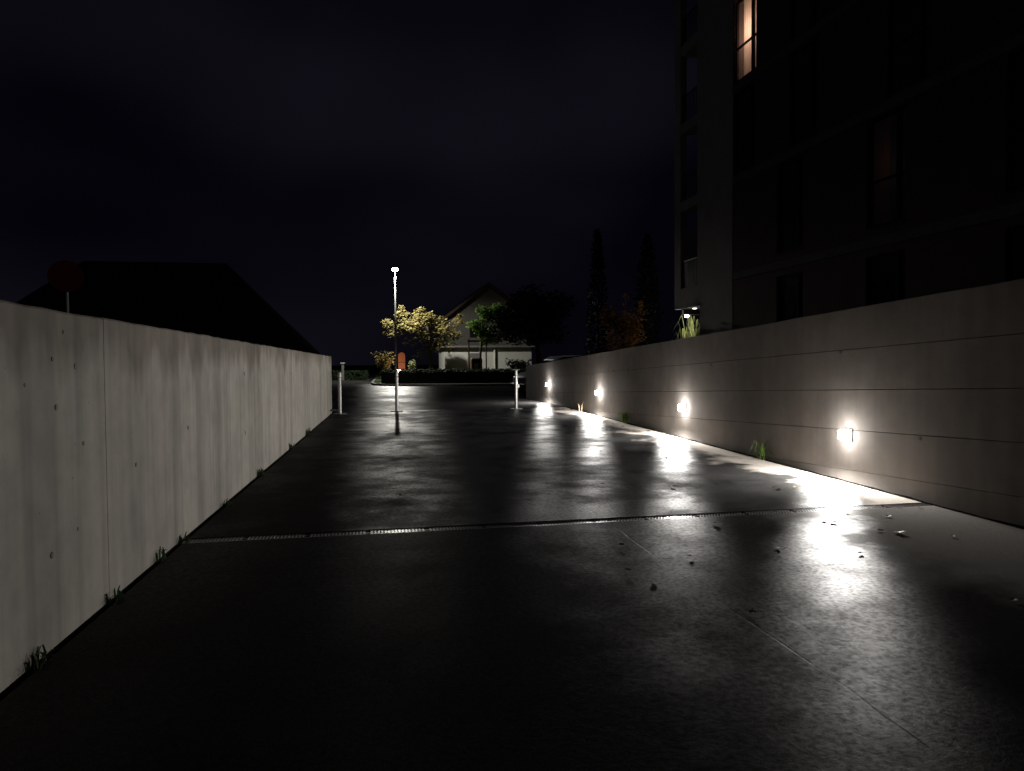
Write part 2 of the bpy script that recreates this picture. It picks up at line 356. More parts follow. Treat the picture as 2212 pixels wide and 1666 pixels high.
mesh('wall_core', hexa((WX + .014, y0, -.6), (WX + T, y0, -.6), (WX + T, y1 - .01, -.6), (WX + .014, y1 - .01, -.6), (WX + .014, y0, rtop(y0) - .012), (WX + T, y0, rtop(y0) - .012), (WX + T, y1 - .01, rtop(y1) - .012), (WX + .014, y1 - .01, rtop(y1) - .012)), M['joint'], wr_)
BH = .485
vj = [y0, -1.4, 3.6, 8.6, 13.6, 18.6, 23.6, y1]
for k in range(6):
    for a, b in zip(vj, vj[1:]):
        if rtop(a) - k * BH < rz(a) - .1: continue
        g0 = random.uniform(.0004, .0014); g1 = random.uniform(.0004, .0012); px = random.uniform(-.0008, .0008)
        a2, b2 = a + .0012, b - .0012
        n = 10; v, fc = [], []
        for i in range(n + 1):
            y = a2 + (b2 - a2) * i / n; zt = rtop(y) - k * BH - (g0 if k else 0); zb = rtop(y) - (k + 1) * BH + g1
            if k == 0: zt += random.uniform(-.006, .005)
            xx = WX + px; bk = WX + (T + .012 if k == 0 else .013)
            zb2 = zt - .03 if k == 0 else zb
            v += [(xx, y, zb), (xx, y, zt - .006), (xx + .006, y, zt), (bk, y, zt), (bk, y, zb2), (WX + .013, y, zb2), (WX + .013, y, zb)]
        for i in range(n):
            for q in range(6): w = i * 7 + q; fc.append((w, w + 1, w + 8, w + 7))
        fc.append(tuple(range(7))[::-1]); fc.append(tuple(range(n * 7, n * 7 + 7)))
        mesh('wall_board', (v, fc), M['wall_r'], wr_)
for y, z in ((8.13, 1.66), (6.79, .73), (11.6, 1.5), (16.6, 1.35), (13.9, .75)):
    mesh('tie_hole', discx((WX - .004, y, z), .022, .01, 10), M['plug'], wr_)

# ------------------------------------------------------------------ wall lamps
LENS = emit('lamp_lens', (1.0, .955, .89), 45); LAMP = emit('lamp_glass', (1.0, .965, .92), 35)
for (y, z), lab in zip(((7.96, .66), (12.64, .72), (17.62, .80), (22.80, .87)),
        ('nearest and largest lit wall lamp low on the right concrete wall', 'second nearest lit wall lamp, left of the arched grass tuft',
         'third lit wall lamp, just above the small green weed', 'farthest lit wall lamp, close to the end of the right wall')):
    t = thing('wall_lamp', (WX, y, z), lab, 'wall lamp', 'lamps along the right wall')
    mesh('back_plate', box(WX - .016, WX + .004, y - .075, y + .075, z - .07, z + .07), M['housing'], t)
    mesh('glass', bevbox(WX - .108, WX - .017, y - .056, y + .056, z - .058, z + .058, .012), LAMP, t)
    mesh('lens', box(WX - .112, WX - .1085, y - .046, y + .046, z - .048, z + .048), LENS, t)
    ld = bpy.data.lights.new('lamp_light', 'SPOT'); ld.energy = 440; ld.color = (1.0, .965, .92); ld.spot_size = math.pi; ld.spot_blend = .12; ld.shadow_soft_size = .045
    lo = bpy.data.objects.new('lamp_light', ld); COL.objects.link(lo); lo.parent = t; lo.location = (-.16, 0, 0); lo.rotation_euler = (0, R(70.5), 0)
    ld = bpy.data.lights.new('added_glow_fill', 'POINT'); ld.energy = 9; ld.color = (1.0, .965, .92); ld.shadow_soft_size = .05  # added point light ahead of the lens, widens the glow on the wall
    lo = bpy.data.objects.new('added_glow_fill', ld); COL.objects.link(lo); lo.parent = t; lo.location = (-.19, 0, 0)

# ------------------------------------------------------------------ drain channel
dr = thing('drain_channel', (2, 6.53, rz(6.53)), 'narrow slotted drain channel running across the ramp from wall to wall', 'drain')
xa, xb = lx(6.53) + .02, WX - .09
z = rz(6.53)
mesh('channel', join(([(xa, DY0, z - .002), (xb, DY0, z - .002), (xb, DY0, z - .12), (xa, DY0, z - .12)], [(0, 1, 2, 3)]),
     ([(xa, DY1, z), (xb, DY1, z), (xb, DY1, z - .12), (xa, DY1, z - .12)], [(3, 2, 1, 0)]), ([(xa, DY0, z - .12), (xb, DY0, z - .12), (xb, DY1, z - .12), (xa, DY1, z - .12)], [(0, 1, 2, 3)])), M['black'], dr)
n = 14
for k in range(n):
    a = xa + (xb - xa) * k / n + .003; b = xa + (xb - xa) * (k + 1) / n - .003
    gs = [box(a, b, DY0 + .003, DY0 + .022, z - .03, z - .004), box(a, b, DY1 - .022, DY1 - .003, z - .03, z - .004), box(a, b, 6.522, 6.536, z - .03, z - .005)]
    m_ = int((b - a) / .03)
    for i in range(m_):
        x = a + .006 + (b - a - .03) * i / m_
        for (p0, p1) in ((DY0 + .022, 6.522), (6.536, DY1 - .022)):
            s = .012
            gs.append(hexa((x, p0, z - .026), (x + .014, p0, z - .026), (x + .014 + s, p1, z - .026), (x + s, p1, z - .026), (x, p0, z - .0045), (x + .014, p0, z - .0045), (x + .014 + s, p1, z - .0045), (x + s, p1, z - .0045)))
    mesh('grate', join(*gs), M['iron'], dr)

# ------------------------------------------------------------------ bollards
def bollard(x, y, lab, extra):
    z = rz(y)
    t = thing('bollard', (x, y, z), lab, 'bollard', 'steel bollards across the ramp mouth')
    mesh('base_plate', lathe((x, y, z), [(.17, .002), (.17, .012), (.16, .016), (.05, .018)], 24), M['galv'] if extra != 'mid' else M['black'], t)
    mesh('tube', lathe((x, y, z), [(.0445, .016), (.0445, 1.04), (.043, 1.05)], 24), M['steel'], t, smooth=False)
    mesh('cap', lathe((x, y, z), [(.047, 1.050), (.047, 1.068), (.040, 1.076), (.01, 1.079)], 24), M['steel'], t)
    mesh('collar', lathe((x, y, z), [(.0462, .93), (.0462, .945)], 24), M['galv'], t)
    return t
bollard(-.66, 19.5, 'left steel bollard beside the end of the streaked wall', 'l')
bollard(.81, 20.06, 'middle steel bollard standing right in front of the street lamp pole', 'mid')
b3 = bollard(4.08, 20.07, 'right steel bollard with a flat top plate and a small bright sensor', 'r')
z = rz(20.07)
mesh('top_plate', box(4.08 - .11, 4.08 + .09, 20.0, 20.14, z + 1.082, z + 1.10), M['black'], b3)
mesh('sensor', join(bevbox(4.08 + .03, 4.08 + .085, 20.03, 20.10, z + .60, z + .68, .008)), M['white'], b3)
# low steel threshold between wall end and left bollard
zz = rz(19.6)
tag(mesh('low_rail', tube([(-.92, 19.75, zz + .09), (-.70, 19.52, zz + .09)], .03, 10), M['steel'], loc=(-.8, 19.6, zz)), 'short low steel rail between the left wall and its bollard', 'rail')

# ------------------------------------------------------------------ street lamp
def street_lamp(x, y, zb, h):
    t = thing('street_lamp', (x, y, zb), 'tall street lamp with a glowing head above the hedge', 'street lamp')
    mesh('pole', lathe((x, y, zb), [(.10, -.05), (.10, .9), (.075, .95), (.065, h * .5), (.042, h - .05)], 16), M['galv'], t, smooth=True)
    mesh('collar', lathe((x, y, zb), [(.082, 4.3), (.082, 4.38)], 16), M['galv'], t)
    mesh('head', lathe((x, y, zb), [(.06, h - .05), (.08, h - .01)], 20), M['galv'], t)
    m = emit('street_lamp_glass', (1.0, .98, .90), 160)
    mesh('globe', lathe((x, y, zb), [(.06, h - .008), (.17, h + .03), (.23, h + .09), (.25, h + .15), (.22, h + .20)], 20), m, t, smooth=True)
    mesh('hood', lathe((x, y, zb), [(.21, h + .203), (.20, h + .22), (.14, h + .25), (.05, h + .27)], 20), M['galv'], t)
    ld = bpy.data.lights.new('lamp_light', 'SPOT'); ld.energy = 5600; ld.color = (1.0, .97, .87); ld.spot_size = R(177); ld.spot_blend = .22; ld.shadow_soft_size = .12
    lo = bpy.data.objects.new('lamp_light', ld); COL.objects.link(lo); lo.parent = t; lo.location = (0, 0, h - .13)
street_lamp(2.19, 54.85, .405, 7.9)

# ------------------------------------------------------------------ plants
def leaf_quads(pts, size, flat=.6, jit=.35):
    v, fc = [], []
    for p in pts:
        s = size * random.uniform(1 - jit, 1 + jit); w = random.uniform(0, 6.283)
        d = Vector((math.cos(w), math.sin(w), random.uniform(-1, .6) * (1 - flat) * 1.6)).normalized()
        up = Vector((random.gauss(0, 1 - flat), random.gauss(0, 1 - flat), 1)).normalized()
        side = d.cross(up).normalized(); nrm = side.cross(d)
        p = Vector(p); n = len(v)
        v += [tuple(p), tuple(p + d * s * .45 + side * s * .42 - nrm * s * .10), tuple(p + d * s), tuple(p + d * s * .45 - side * s * .42 - nrm * s * .10), tuple(p + d * s * .5 + nrm * s * .02)]
        fc += [(n, n + 1, n + 4), (n + 1, n + 2, n + 4), (n + 2, n + 3, n + 4), (n + 3, n, n + 4)]
    return v, fc
def ball(c, rr, n, shell=.45):
    out = []
    while len(out) < n:
        d = Vector((random.gauss(0, 1), random.gauss(0, 1), random.gauss(0, 1))).normalized()
        k = 1 - (1 - shell) * random.random() ** 1.6
        if random.random() < .1: k *= 1.2
        out.append((c[0] + d.x * rr[0] * k, c[1] + d.y * rr[1] * k, c[2] + d.z * rr[2] * k))
    return out
def tree(name, label, base, top, trad, clumps, leaf, mat, density=60, group=None, flat=.6):
    t = thing(name, base, label, 'tree', group)
    b = Vector(base); tp = Vector(top)
    k1 = b + (tp - b) * .35 + Vector((.04, .02, 0)); k2 = b + (tp - b) * .7 + Vector((-.05, .03, 0))
    mesh('trunk', tube([b - Vector((0, 0, .1)), b + Vector((0, 0, .25)), k1, k2, tp], [trad * 1.35, trad * 1.05, trad * .9, trad * .7, trad * .35], 12), M['bark'], t, smooth=True)
    gs = []
    for c, rr, n_ in clumps:
        s = k2 if c[2] > k2.z else k1 + (k2 - k1) * .5
        cv = Vector(c); m1 = s.lerp(cv, .5) + Vector((random.uniform(-.1, .1), random.uniform(-.1, .1), .12))
        gs.append(tube([s, m1, cv, cv + Vector((0, 0, rr[2] * .6))], [trad * .35, trad * .22, trad * .12, .008], 6))
        for _ in range(4):
            e = cv + Vector((random.uniform(-1, 1) * rr[0], random.uniform(-1, 1) * rr[1], random.uniform(-.5, 1) * rr[2])) * .8
            gs.append(tube([m1.lerp(cv, .6), e], [trad * .1 + .006, .005], 5))
    mesh('limbs', join(*gs), M['bark'], t)
    pts = []
    for c, rr, n_ in clumps: pts += ball(c, rr, n_)
    mesh('crown', leaf_quads(pts, leaf, flat), mat, t)
    return t
yc = []
for x, y, z, rr in ((1.66, 56.87, 4.61, .40), (2.73, 56.69, 5.30, .46), (2.74, 56.7, 5.85, .16), (4.24, 56.4, 5.75, .21), (4.09, 56.2, 5.0, .72), (3.63, 55.9, 4.36, .60), (4.82, 56.27, 5.22, .34), (2.91, 56.6, 4.6, .55),
        (5.98, 56.0, 4.15, .66), (6.9, 55.84, 4.75, .38), (7.1, 55.82, 5.2, .15), (6.55, 55.7, 3.72, .5), (4.38, 56.0, 3.66, .38), (5.54, 56.4, 4.75, .48), (1.8, 56.82, 3.91, .32), (5.59, 56.3, 3.26, .45), (2.5, 57.3, 4.2, .5), (4.8, 57.1, 4.3, .7)):
    yc.append(((x, y, z), (rr * 1.12, rr * 1.2, rr * .9), int(30 + 430 * rr * rr)))
yc += [((5.2, 56.1, 2.75), (.75, .5, .5), 70), ((4.2, 56.3, 2.4), (.6, .5, .6), 50), ((3.5, 56.5, 3.3), (.6, .5, .4), 60), ((6.3, 56.0, 2.9), (.5, .4, .4), 40)]
tree('autumn_tree', 'broad yellow-leaved tree lit by the street lamp, behind the hedge', (4.83, 56.1, .40), (4.75, 56.2, 5.2), .16, yc, .21, M['leaf_yellow'], flat=.55)
# sparse lower twigs with few leaves
gc = []
for x, y, z, rr in ((7.9, 51.5, 3.9, .35), (8.2, 51.4, 4.6, .42), (8.7, 51.3, 5.1, .5), (9.2, 51.2, 5.5, .4), (8.6, 51.3, 3.8, .5), (9.3, 51.2, 4.3, .45), (9.8, 51.1, 4.0, .4), (9.0, 51.2, 3.3, .40), (8.3, 51.3, 3.3, .45), (7.5, 51.6, 4.3, .4), (9.0, 51.2, 4.9, .5), (8.0, 51.3, 5.3, .35), (9.7, 51.1, 4.9, .4)):
    gc.append(((x, y, z), (rr * 1.1, rr * 1.1, rr * .85), int(60 + 750 * rr * rr)))
tree('staked_tree', 'young green-leaved tree held between two tall stakes', (7.65, 51.6, .40), (8.3, 51.4, 4.9), .10, gc, .2, M['leaf_green'], flat=.5)
st = thing('tree_stakes', (7.65, 51.2, .40), 'wooden stake frame with crossbar around the young green tree', 'stake frame')
mesh('stake', tube([(7.05, 51.2, .2), (7.07, 51.2, 3.25)], .05, 8), M['bark'], st); mesh('stake', tube([(8.30, 51.2, .2), (8.28, 51.2, 3.25)], .05, 8), M['bark'], st)
mesh('crossbar', box(6.98, 8.38, 51.13, 51.17, 3.05, 3.17), M['bark'], st)
dk = []
for _ in range(32):
    a = random.uniform(0, 6.283); q = random.random() ** .6
    dk.append(((6.15 + 1.42 * q * math.cos(a), 26.95 + .5 * q * math.sin(a), 3.25 + random.uniform(-.85, .95) * (1 - .4 * q)), (.46, .42, .40), 150))
tree('dark_tree', 'dark round-crowned tree standing behind the far end of the right wall', (6.32, 26.95, .30), (6.35, 26.95, 3.9), .15, dk, .17, M['leaf_dark'])
bc = []
for _ in range(20):
    bc.append(((10.25 + random.uniform(-.7, .7), 28.6 + random.uniform(-.5, .5), random.uniform(1.6, 3.9)), (.36, .32, .36), 120))
bc += [((10.35, 28.6, 4.1), (.15, .15, .25), 25), ((11.0, 28.5, 3.85), (.12, .12, .3), 20), ((9.7, 28.6, 3.7), (.2, .2, .25), 25)]
tree('brown_tree', 'brown autumn shrub-like tree rising over the right wall', (10.25, 28.6, .29), (10.3, 28.6, 3.6), .09, bc, .12, M['leaf_brown'])
def conifer(name, label, base, h, w, n):
    t = thing(name, base, label, 'tree', 'dark columnar conifers')
    b = Vector(base)
    mesh('trunk', tube([b - Vector((0, 0, .1)), b + Vector((0, 0, h * .97))], [.12, .02], 8), M['bark'], t)
    pts = []
    for _ in range(n):
        k = random.random(); rr = w * (1 - k) ** .6 * min(1, .5 + k * 4) * random.uniform(.55, 1.08); a = random.uniform(0, 6.283)
        pts.append((base[0] + rr * math.cos(a), base[1] + rr * math.sin(a), base[2] + .25 + k * (h - .2)))
    mesh('crown', leaf_quads(pts, .17, .15), M['leaf_dark'], t)
conifer('conifer', 'taller dark columnar conifer against the sky between the round tree and the brown tree', (12.4, 38.6, .29), 8.4, .75, 2200)
conifer('conifer', 'dark columnar conifer between the brown tree and the apartment block', (12.4, 31.4, .29), 6.9, .8, 2200)
def hedge(label, pts2, h, w, n, zb, size=.075):
    base = (*pts2[0], zb); t = thing('hedge', base, label, 'hedge')
    gs, lp = [], []
    L = sum((Vector(b) - Vector(a)).length for a, b in zip(pts2, pts2[1:]))
    for a, b in zip(pts2, pts2[1:]):
        a, b = Vector(a), Vector(b); d = (b - a); s = Vector((-d.y, d.x)).normalized() * (w / 2 - .08)
        gs.append(hexa(*[(q.x, q.y, zb) for q in (a + s, b + s, b - s, a - s)], *[(q.x, q.y, zb + h - .1) for q in (a + s, b + s, b - s, a - s)]))
        for _ in range(int(n * d.length / L)):
            k = random.random(); c = a + d * k; f_ = random.random(); sn = Vector((-d.y, d.x)).normalized()
            if f_ < .45: q = c + sn * random.uniform(-w / 2, w / 2); zq = zb + h + random.gauss(0, .035)
            else: q = c + sn * (w / 2 + random.gauss(0, .03)) * (1 if f_ < .62 else -1); zq = zb + random.uniform(.02, h)
            lp.append((q.x, q.y, zq))
    mesh('stems', join(*gs), M['leaf_dark'], t); mesh('foliage', leaf_quads(lp, size * 1.6, .3), M['leaf_hedge'], t)
hedge('clipped low green hedge along the planted island in front of the yellow tree', [(1.0, 45.4), (6, 44.4), (14, 43.2), (22, 42.4)], .76, .9, 9000, .40)
hedge('dark low hedge at the far left end of the street', [(-14, 62.6), (.2, 61.2)], .70, .8, 2600, .3)
def shrub(name, label, base, blades, h, spread, leaf, mat, cat='shrub'):
    t = thing(name, base, label, cat); b = Vector(base); gs, lp = [], []
    for _ in range(blades):
        a = random.uniform(0, 6.283); e = b + Vector((math.cos(a) * spread * random.uniform(.2, 1), math.sin(a) * spread * random.uniform(.2, 1), h * random.uniform(.6, 1)))
        m1 = b.lerp(e, .5) + Vector((0, 0, h * .12)); gs.append(tube([b, m1, e], [.018, .012, .005], 5))
        for k in range(14):
            q = b.lerp(m1, k / 7) if k < 7 else m1.lerp(e, (k - 6) / 7)
            lp.append(tuple(q + Vector((random.gauss(0, .05), random.gauss(0, .05), random.gauss(0, .04)))))
    mesh('stems', join(*gs), M['bark'], t); mesh('foliage', leaf_quads(lp, leaf, .3), mat, t); return t
shrub('shrub', 'yellow-brown shrub with upswept branches left of the street lamp pole', (1.25, 50.6, .40), 60, 2.0, .85, .17, M['leaf_shrub'])
shrub('small_shrub', 'small pale green upright shrub right of the orange board', (3.25, 53.0, .40), 26, 1.45, .22, .16, M['leaf_pale'])
shrub('low_bush', 'dark green low bush in front of the white annex near its right end', (11.5, 55.6, .40), 70, 1.5, 1.3, .2, M['leaf_dark'])

# ------------------------------------------------------------------ things on the island
ob = thing('orange_board', (2.49, 52.5, .40), 'tall narrow orange board with rounded top behind the hedge', 'board')
x0, x1 = 2.25, 2.73; prof = [(x0, .75), (x1, .75), (x1, 2.15)] + [(2.49 + .24 * math.cos(R(a)), 2.15 + .22 * math.sin(R(a))) for a in range(15, 180, 15)] + [(x0, 2.15)]
n = len(prof)
mesh('panel', ([(x, 52.48, z) for x, z in prof] + [(x, 52.54, z) for x, z in prof], [tuple(range(n)), tuple(range(n, 2 * n))[::-1]] + [(i, i + n, (i + 1) % n + n, (i + 1) % n) for i in range(n)]), M['orange'], ob)
mesh('strap', box(x0 - .01, x1 + .01, 52.465, 52.545, 1.66, 1.70), M['black'], ob)
mesh('foot', box(2.3, 2.68, 52.4, 52.62, .40, .76), M['black'], ob)
gl = thing('globe_lantern', (2.2, 50.5, .40), 'small glowing globe lantern low in the planting beside the bollard top', 'lantern')
mesh('post', lathe((2.2, 50.5, .40), [(.05, 0), (.04, .04), (.03, .48), (.06, .5)], 12), M['black'], gl)
GLOBE = emit('globe_glass', (1.0, .82, .66), 55)
mesh('globe', lathe((2.2, 50.5, .40), [(.05, .505), (.13, .53), (.17, .60), (.17, .68), (.13, .76), (.04, .80)], 16), GLOBE, gl, smooth=True)
yb = thing('postal_box', (6.84, 46.0, .40), 'orange-yellow box on a post with a grey notice on its dark front', 'box')
mesh('post', box(6.78, 6.90, 46.05, 46.15, .38, 1.1), M['galv'], yb)
mesh('body', bevbox(6.49, 7.19, 45.9, 46.3, 1.1, 1.88, .06), M['yellow'], yb)
fr = mesh('front', box(6.57, 7.02, 45.885, 45.898, 1.16, 1.80), M['frame'], yb)
sub('notice', box(6.66, 6.92, 45.872, 45.884, 1.22, 1.58), M['grey'], fr)
ps = thing('marker_post', (-1.75, 59.5, .29), 'small pale capped post by the far left hedge', 'post')
mesh('shaft', bevbox(-1.86, -1.66, 59.4, 59.6, .29, 1.62, .02), M['slab'], ps); mesh('cap', box(-1.92, -1.60, 59.34, 59.66, 1.62, 1.70), M['pale'], ps)

# ------------------------------------------------------------------ white annex and the gabled house behind
an = thing('annex', (9.8, 59.5, .40), 'low white flat-roofed annex lit by the street lamp', 'building')
mesh('wall', box(6.3, 13.4, 59.5, 64.8, .38, 2.85), M['white'], an)
mesh('roof', box(6.05, 13.65, 59.2, 65.0, 2.853, 3.0), M['slab'], an)
mesh('downpipe', tube([(10.32, 59.42, .4), (10.32, 59.42, 2.85)], .07, 10), M['white'], an)
mesh('door', box(8.2, 9.15, 59.47, 59.497, .40, 2.4), M['slab'], an)
hs = thing('gabled_house', (10.9, 66, .40), 'pale gabled house with dark roof behind the white annex', 'house')
prof = [(7.4, .38), (14.4, .38), (14.4, 5.8), (10.9, 8.5), (7.4, 5.8)]
mesh('wall', ([(x, 66, z) for x, z in prof] + [(x, 76, z) for x, z in prof], [(0, 1, 2, 3, 4), (9, 8, 7, 6, 5), (0, 4, 9, 5), (1, 6, 7, 2)]), M['housewall'], hs)
for sgn in (-1, 1):
    e = 10.9 + sgn * 4.15; mesh('roof_slope', hexa((10.9, 65.2, 8.56), (e, 65.2, 5.36), (e, 76.6, 5.36), (10.9, 76.6, 8.56), (10.9, 65.2, 8.82), (e, 65.2, 5.62), (e, 76.6, 5.62), (10.9, 76.6, 8.82)), M['roof'], hs)
for x in (9.2, 11.8):
    w = mesh('window', box(x, x + 1.0, 65.94, 65.995, 3.9, 5.1), M['frame'], hs); sub('pane', box(x + .08, x + .92, 65.92, 65.938, 3.98, 5.02), M['glass'], w)
# ------------------------------------------------------------------ dark house on the left
dh = thing('dark_house', (-10, 39, .33), 'unlit house with hipped roof, black against the sky behind the left wall', 'house')
mesh('wall', box(-17.2, -3.2, 36.6, 43.6, .3, 2.5), M['darkhouse'], dh)
mesh('roof', ([(-18, 36, 2.25), (-2.6, 36, 2.25), (-2.6, 44.2, 2.25), (-18, 44.2, 2.25), (-13.6, 40.1, 6.75), (-6.9, 40.1, 6.75), (-18, 36, 2.1), (-2.6, 36, 2.1), (-2.6, 44.2, 2.1), (-18, 44.2, 2.1)],
     [(0, 1, 5, 4), (1, 2, 5), (2, 3, 4, 5), (3, 0, 4), (6, 7, 1, 0), (7, 8, 2, 1), (8, 9, 3, 2), (9, 6, 0, 3), (6, 9, 8, 7)]), M['slate'], dh)
for x in (-15, -12, -9, -6):
    w = mesh('window', box(x, x + 1.1, 36.54, 36.595, 1.0, 2.1), M['frame'], dh); sub('pane', box(x + .07, x + 1.03, 36.52, 36.538, 1.07, 2.03), M['glass'], w)
# ------------------------------------------------------------------ round sign
rs = thing('round_sign', (-5.73, 15.97, .5), 'round red road sign on a pole behind the left wall', 'sign')
mesh('pole', tube([(-5.73, 16.0, .4), (-5.73, 16.0, 3.55)], .03, 10), M['galv'], rs)
d = Vector((5.73, -15.97, 0)).normalized(); sd = Vector((d.y, -d.x, 0)); ccx = Vector((-5.73, 15.97, 3.31)) + d * .04
n = 32; v = []
for k, off in ((1, 0), (1, .012)):
    for i in range(n): q = ccx + d * off + sd * .31 * math.cos(2 * math.pi * i / n) + Vector((0, 0, .31 * math.sin(2 * math.pi * i / n))); v.append(tuple(q))
mesh('disc', (v, [tuple(range(n))[::-1], tuple(range(n, 2 * n))] + [(i, (i + 1) % n, n + (i + 1) % n, n + i) for i in range(n)]), M['signred'], rs)

# ------------------------------------------------------------------ apartment block
ab = thing('apartment_block', (11.6, 16, .45), 'tall dark apartment block with tall windows, one of them lit, above the right wall', 'building')
FX = 11.6
YA, YB = 4.0, 22.04                                # clad part; pale pier to 24.6; loggia bay to 26.6
floors = {1: (1.35, 3.98), 2: (4.62, 7.15), 3: (7.48, 10.02), 4: (10.35, 12.88), 5: (13.2, 15.75)}
cols = {1: [(18.15, 19.45), (14.28, 15.58), (10.4, 11.7), (6.5, 7.8)], 2: [(18.15, 19.45), (14.28, 15.58), (10.4, 11.7), (6.5, 7.8)],
        3: [(20.66, 21.98), (17.52, 18.82), (13.6, 14.9), (9.8, 11.1), (6, 7.3)], 4: [(20.62, 21.95), (17.52, 18.82), (13.6, 14.9), (9.8, 11.1), (6, 7.3)], 5: [(20.66, 21.98), (16.5, 17.8), (12.6, 13.9), (8.8, 10.1), (5.2, 6.5)]}
LV = [.3, 4.28, 7.3, 10.18, 13.04, 16.2]
gs = []
for fl in range(1, 6):
    zb, zt = LV[fl - 1], LV[fl]; w0, w1 = floors[fl]; cur = YA
    if fl == 4: w1 = 12.88
    for a, b in sorted(cols[fl]):
        gs.append(box(FX, FX + .35, cur, a, zb, zt)); gs.append(box(FX, FX + .35, a, b, zb, w0)); gs.append(box(FX, FX + .35, a, b, w1, zt)); cur = b
    gs.append(box(FX, FX + .35, cur, YB, zb, zt))
mesh('facade', join(*gs), M['facade'], ab)
mesh('pier', join(box(FX - .012, FX + 3.2, YB, 24.6, 3.6, 16.2), box(FX - .012, FX + .6, YB, 24.4, .3, 3.6)), M['pale'], ab)
for z in LV[1:5]:
    mesh('floor_band', box(FX - .03, FX + .02, YA, YB - .003, z - .11, z + .11), M['slab'], ab)
mesh('rear_volume', box(FX + .9, FX + 11, YA, YB, .3, 16.19), M['darkhouse'], ab)
mesh('loggia_end_wall', join(box(FX, FX + 3.2, 26.05, 26.6, 3.6, 6.4), box(FX + 1.2, FX + 3.2, 26.1, 26.6, 6.4, 16.2), box(FX, FX + .25, 26.05, 26.6, 6.4, 16.2)), M['pale'], ab)
mesh('loggia_back', box(FX + 1.6, FX + 3.2, 24.603, 26.047, 3.6, 16.2), M['darkhouse'], ab)
for z0, z1 in ((3.6, 4.28), (7.15, 7.5), (10.0, 10.34), (12.86, 13.2), (15.7, 16.2)):
    mesh('loggia_slab', box(FX + .004, FX + 1.598, 24.602, 26.048, z0, z1), M['pale'], ab)
for z in (4.28, 7.5, 10.34, 13.2):
    mesh('railing', join(box(FX + .06, FX + .09, 24.61, 26.04, z + .98, z + 1.02), *[box(FX + .065, FX + .085, 24.62 + .117 * k, 24.64 + .117 * k, z, z + .98) for k in range(13)]), M['black'], ab)
mesh('roof', box(FX - .1, FX + 11, YA, 26.7, 16.21, 16.45), M['slab'], ab)
# porch under the loggias, open at the far end
mesh('porch_soffit', box(FX + .01, FX + 3.2, 24.4, 26.6, 3.545, 3.597), M['pale'], ab)
mesh('porch_beam', box(FX + .3, FX + 3.2, 26.45, 26.6, 3.36, 3.543), M['black'], ab)
mesh('porch_wall', box(FX + 3.0, FX + 3.2, 24.4, 26.6, .3, 3.54), M['darkhouse'], ab)
for x, y in ((12.0, 25.7), (12.5, 25.3)):
    mesh('downlight', lathe((x, y, 3.52), [(.07, 0), (.07, .024)], 14), emit('downlight_glass', (1, .95, .8), 5), ab)
mesh('porch_lamp', lathe((12.15, 26.72, 3.28), [(.05, 0), (.07, .03), (.05, .08)], 12), emit('porch_lamp_glass', (1, .9, .7), 300), ab)
def window(a, b, z0, z1, lit):
    G = FX - .15
    w = mesh('window', join(box(G + .2, G + .27, a + .002, a + .07, z0, z1), box(G + .2, G + .27, b - .07, b - .002, z0, z1), box(G + .2, G + .27, a + .07, b - .07, z0 + .001, z0 + .07), box(G + .2, G + .27, a + .07, b - .07, z1 - .07, z1 - .001),
        box(G + .19, G + .275, a + .26, a + .36, z0 + .07, z1 - .07), box(G + .205, G + .265, a + .07, a + .26, z0 + 1.05, z0 + 1.10), box(G + .205, G + .265, a + .36, b - .07, z0 + 1.05, z0 + 1.10)), M['frame'], ab)
    gm = M['clear'] if lit else M['glass']
    for p0, p1 in ((a + .072, a + .258), (a + .362, b - .072)):
        for q0, q1 in ((z0 + .072, z0 + 1.048), (z0 + 1.102, z1 - .072)):
            sub('pane', box(G + .23, G + .24, p0, p1, q0, q1), gm, w)
    sub('sill', box(FX - .03, FX + .05, a - .02, b + .02, z0 - .045, z0 - .003), M['facade'], w)
    return w
def curtain(a, b, z0, z1, x, col):
    m, n, l, p = nm('curtain_cloth'); o = n['Material Output']; t = n.new('ShaderNodeBsdfTranslucent'); df = n.new('ShaderNodeBsdfDiffuse')
    fac = pos_noise(n, l, 2, 3, stretch=(1, 9, .3)); c = ramp_(n, l, fac, [(.3, tuple(k * .8 for k in col)), (.7, col)]); l.new(c, t.inputs['Color']); l.new(c, df.inputs['Color'])
    mx = n.new('ShaderNodeMixShader'); mx.inputs[0].default_value = .35; l.new(t.outputs[0], mx.inputs[1]); l.new(df.outputs[0], mx.inputs[2]); l.new(mx.outputs[0], o.inputs['Surface']); n.remove(p)
    k = int((b - a) / .03); v, fc = [], []
    for i in range(k + 1):
        y = a + (b - a) * i / k; xx = x + .010 * math.sin(i * 1.3) + .006 * math.sin(i * .47); v += [(xx, y, z0), (xx, y, z1)]
    for i in range(k): fc.append((2 * i, 2 * i + 2, 2 * i + 3, 2 * i + 1))
    return v, fc, m
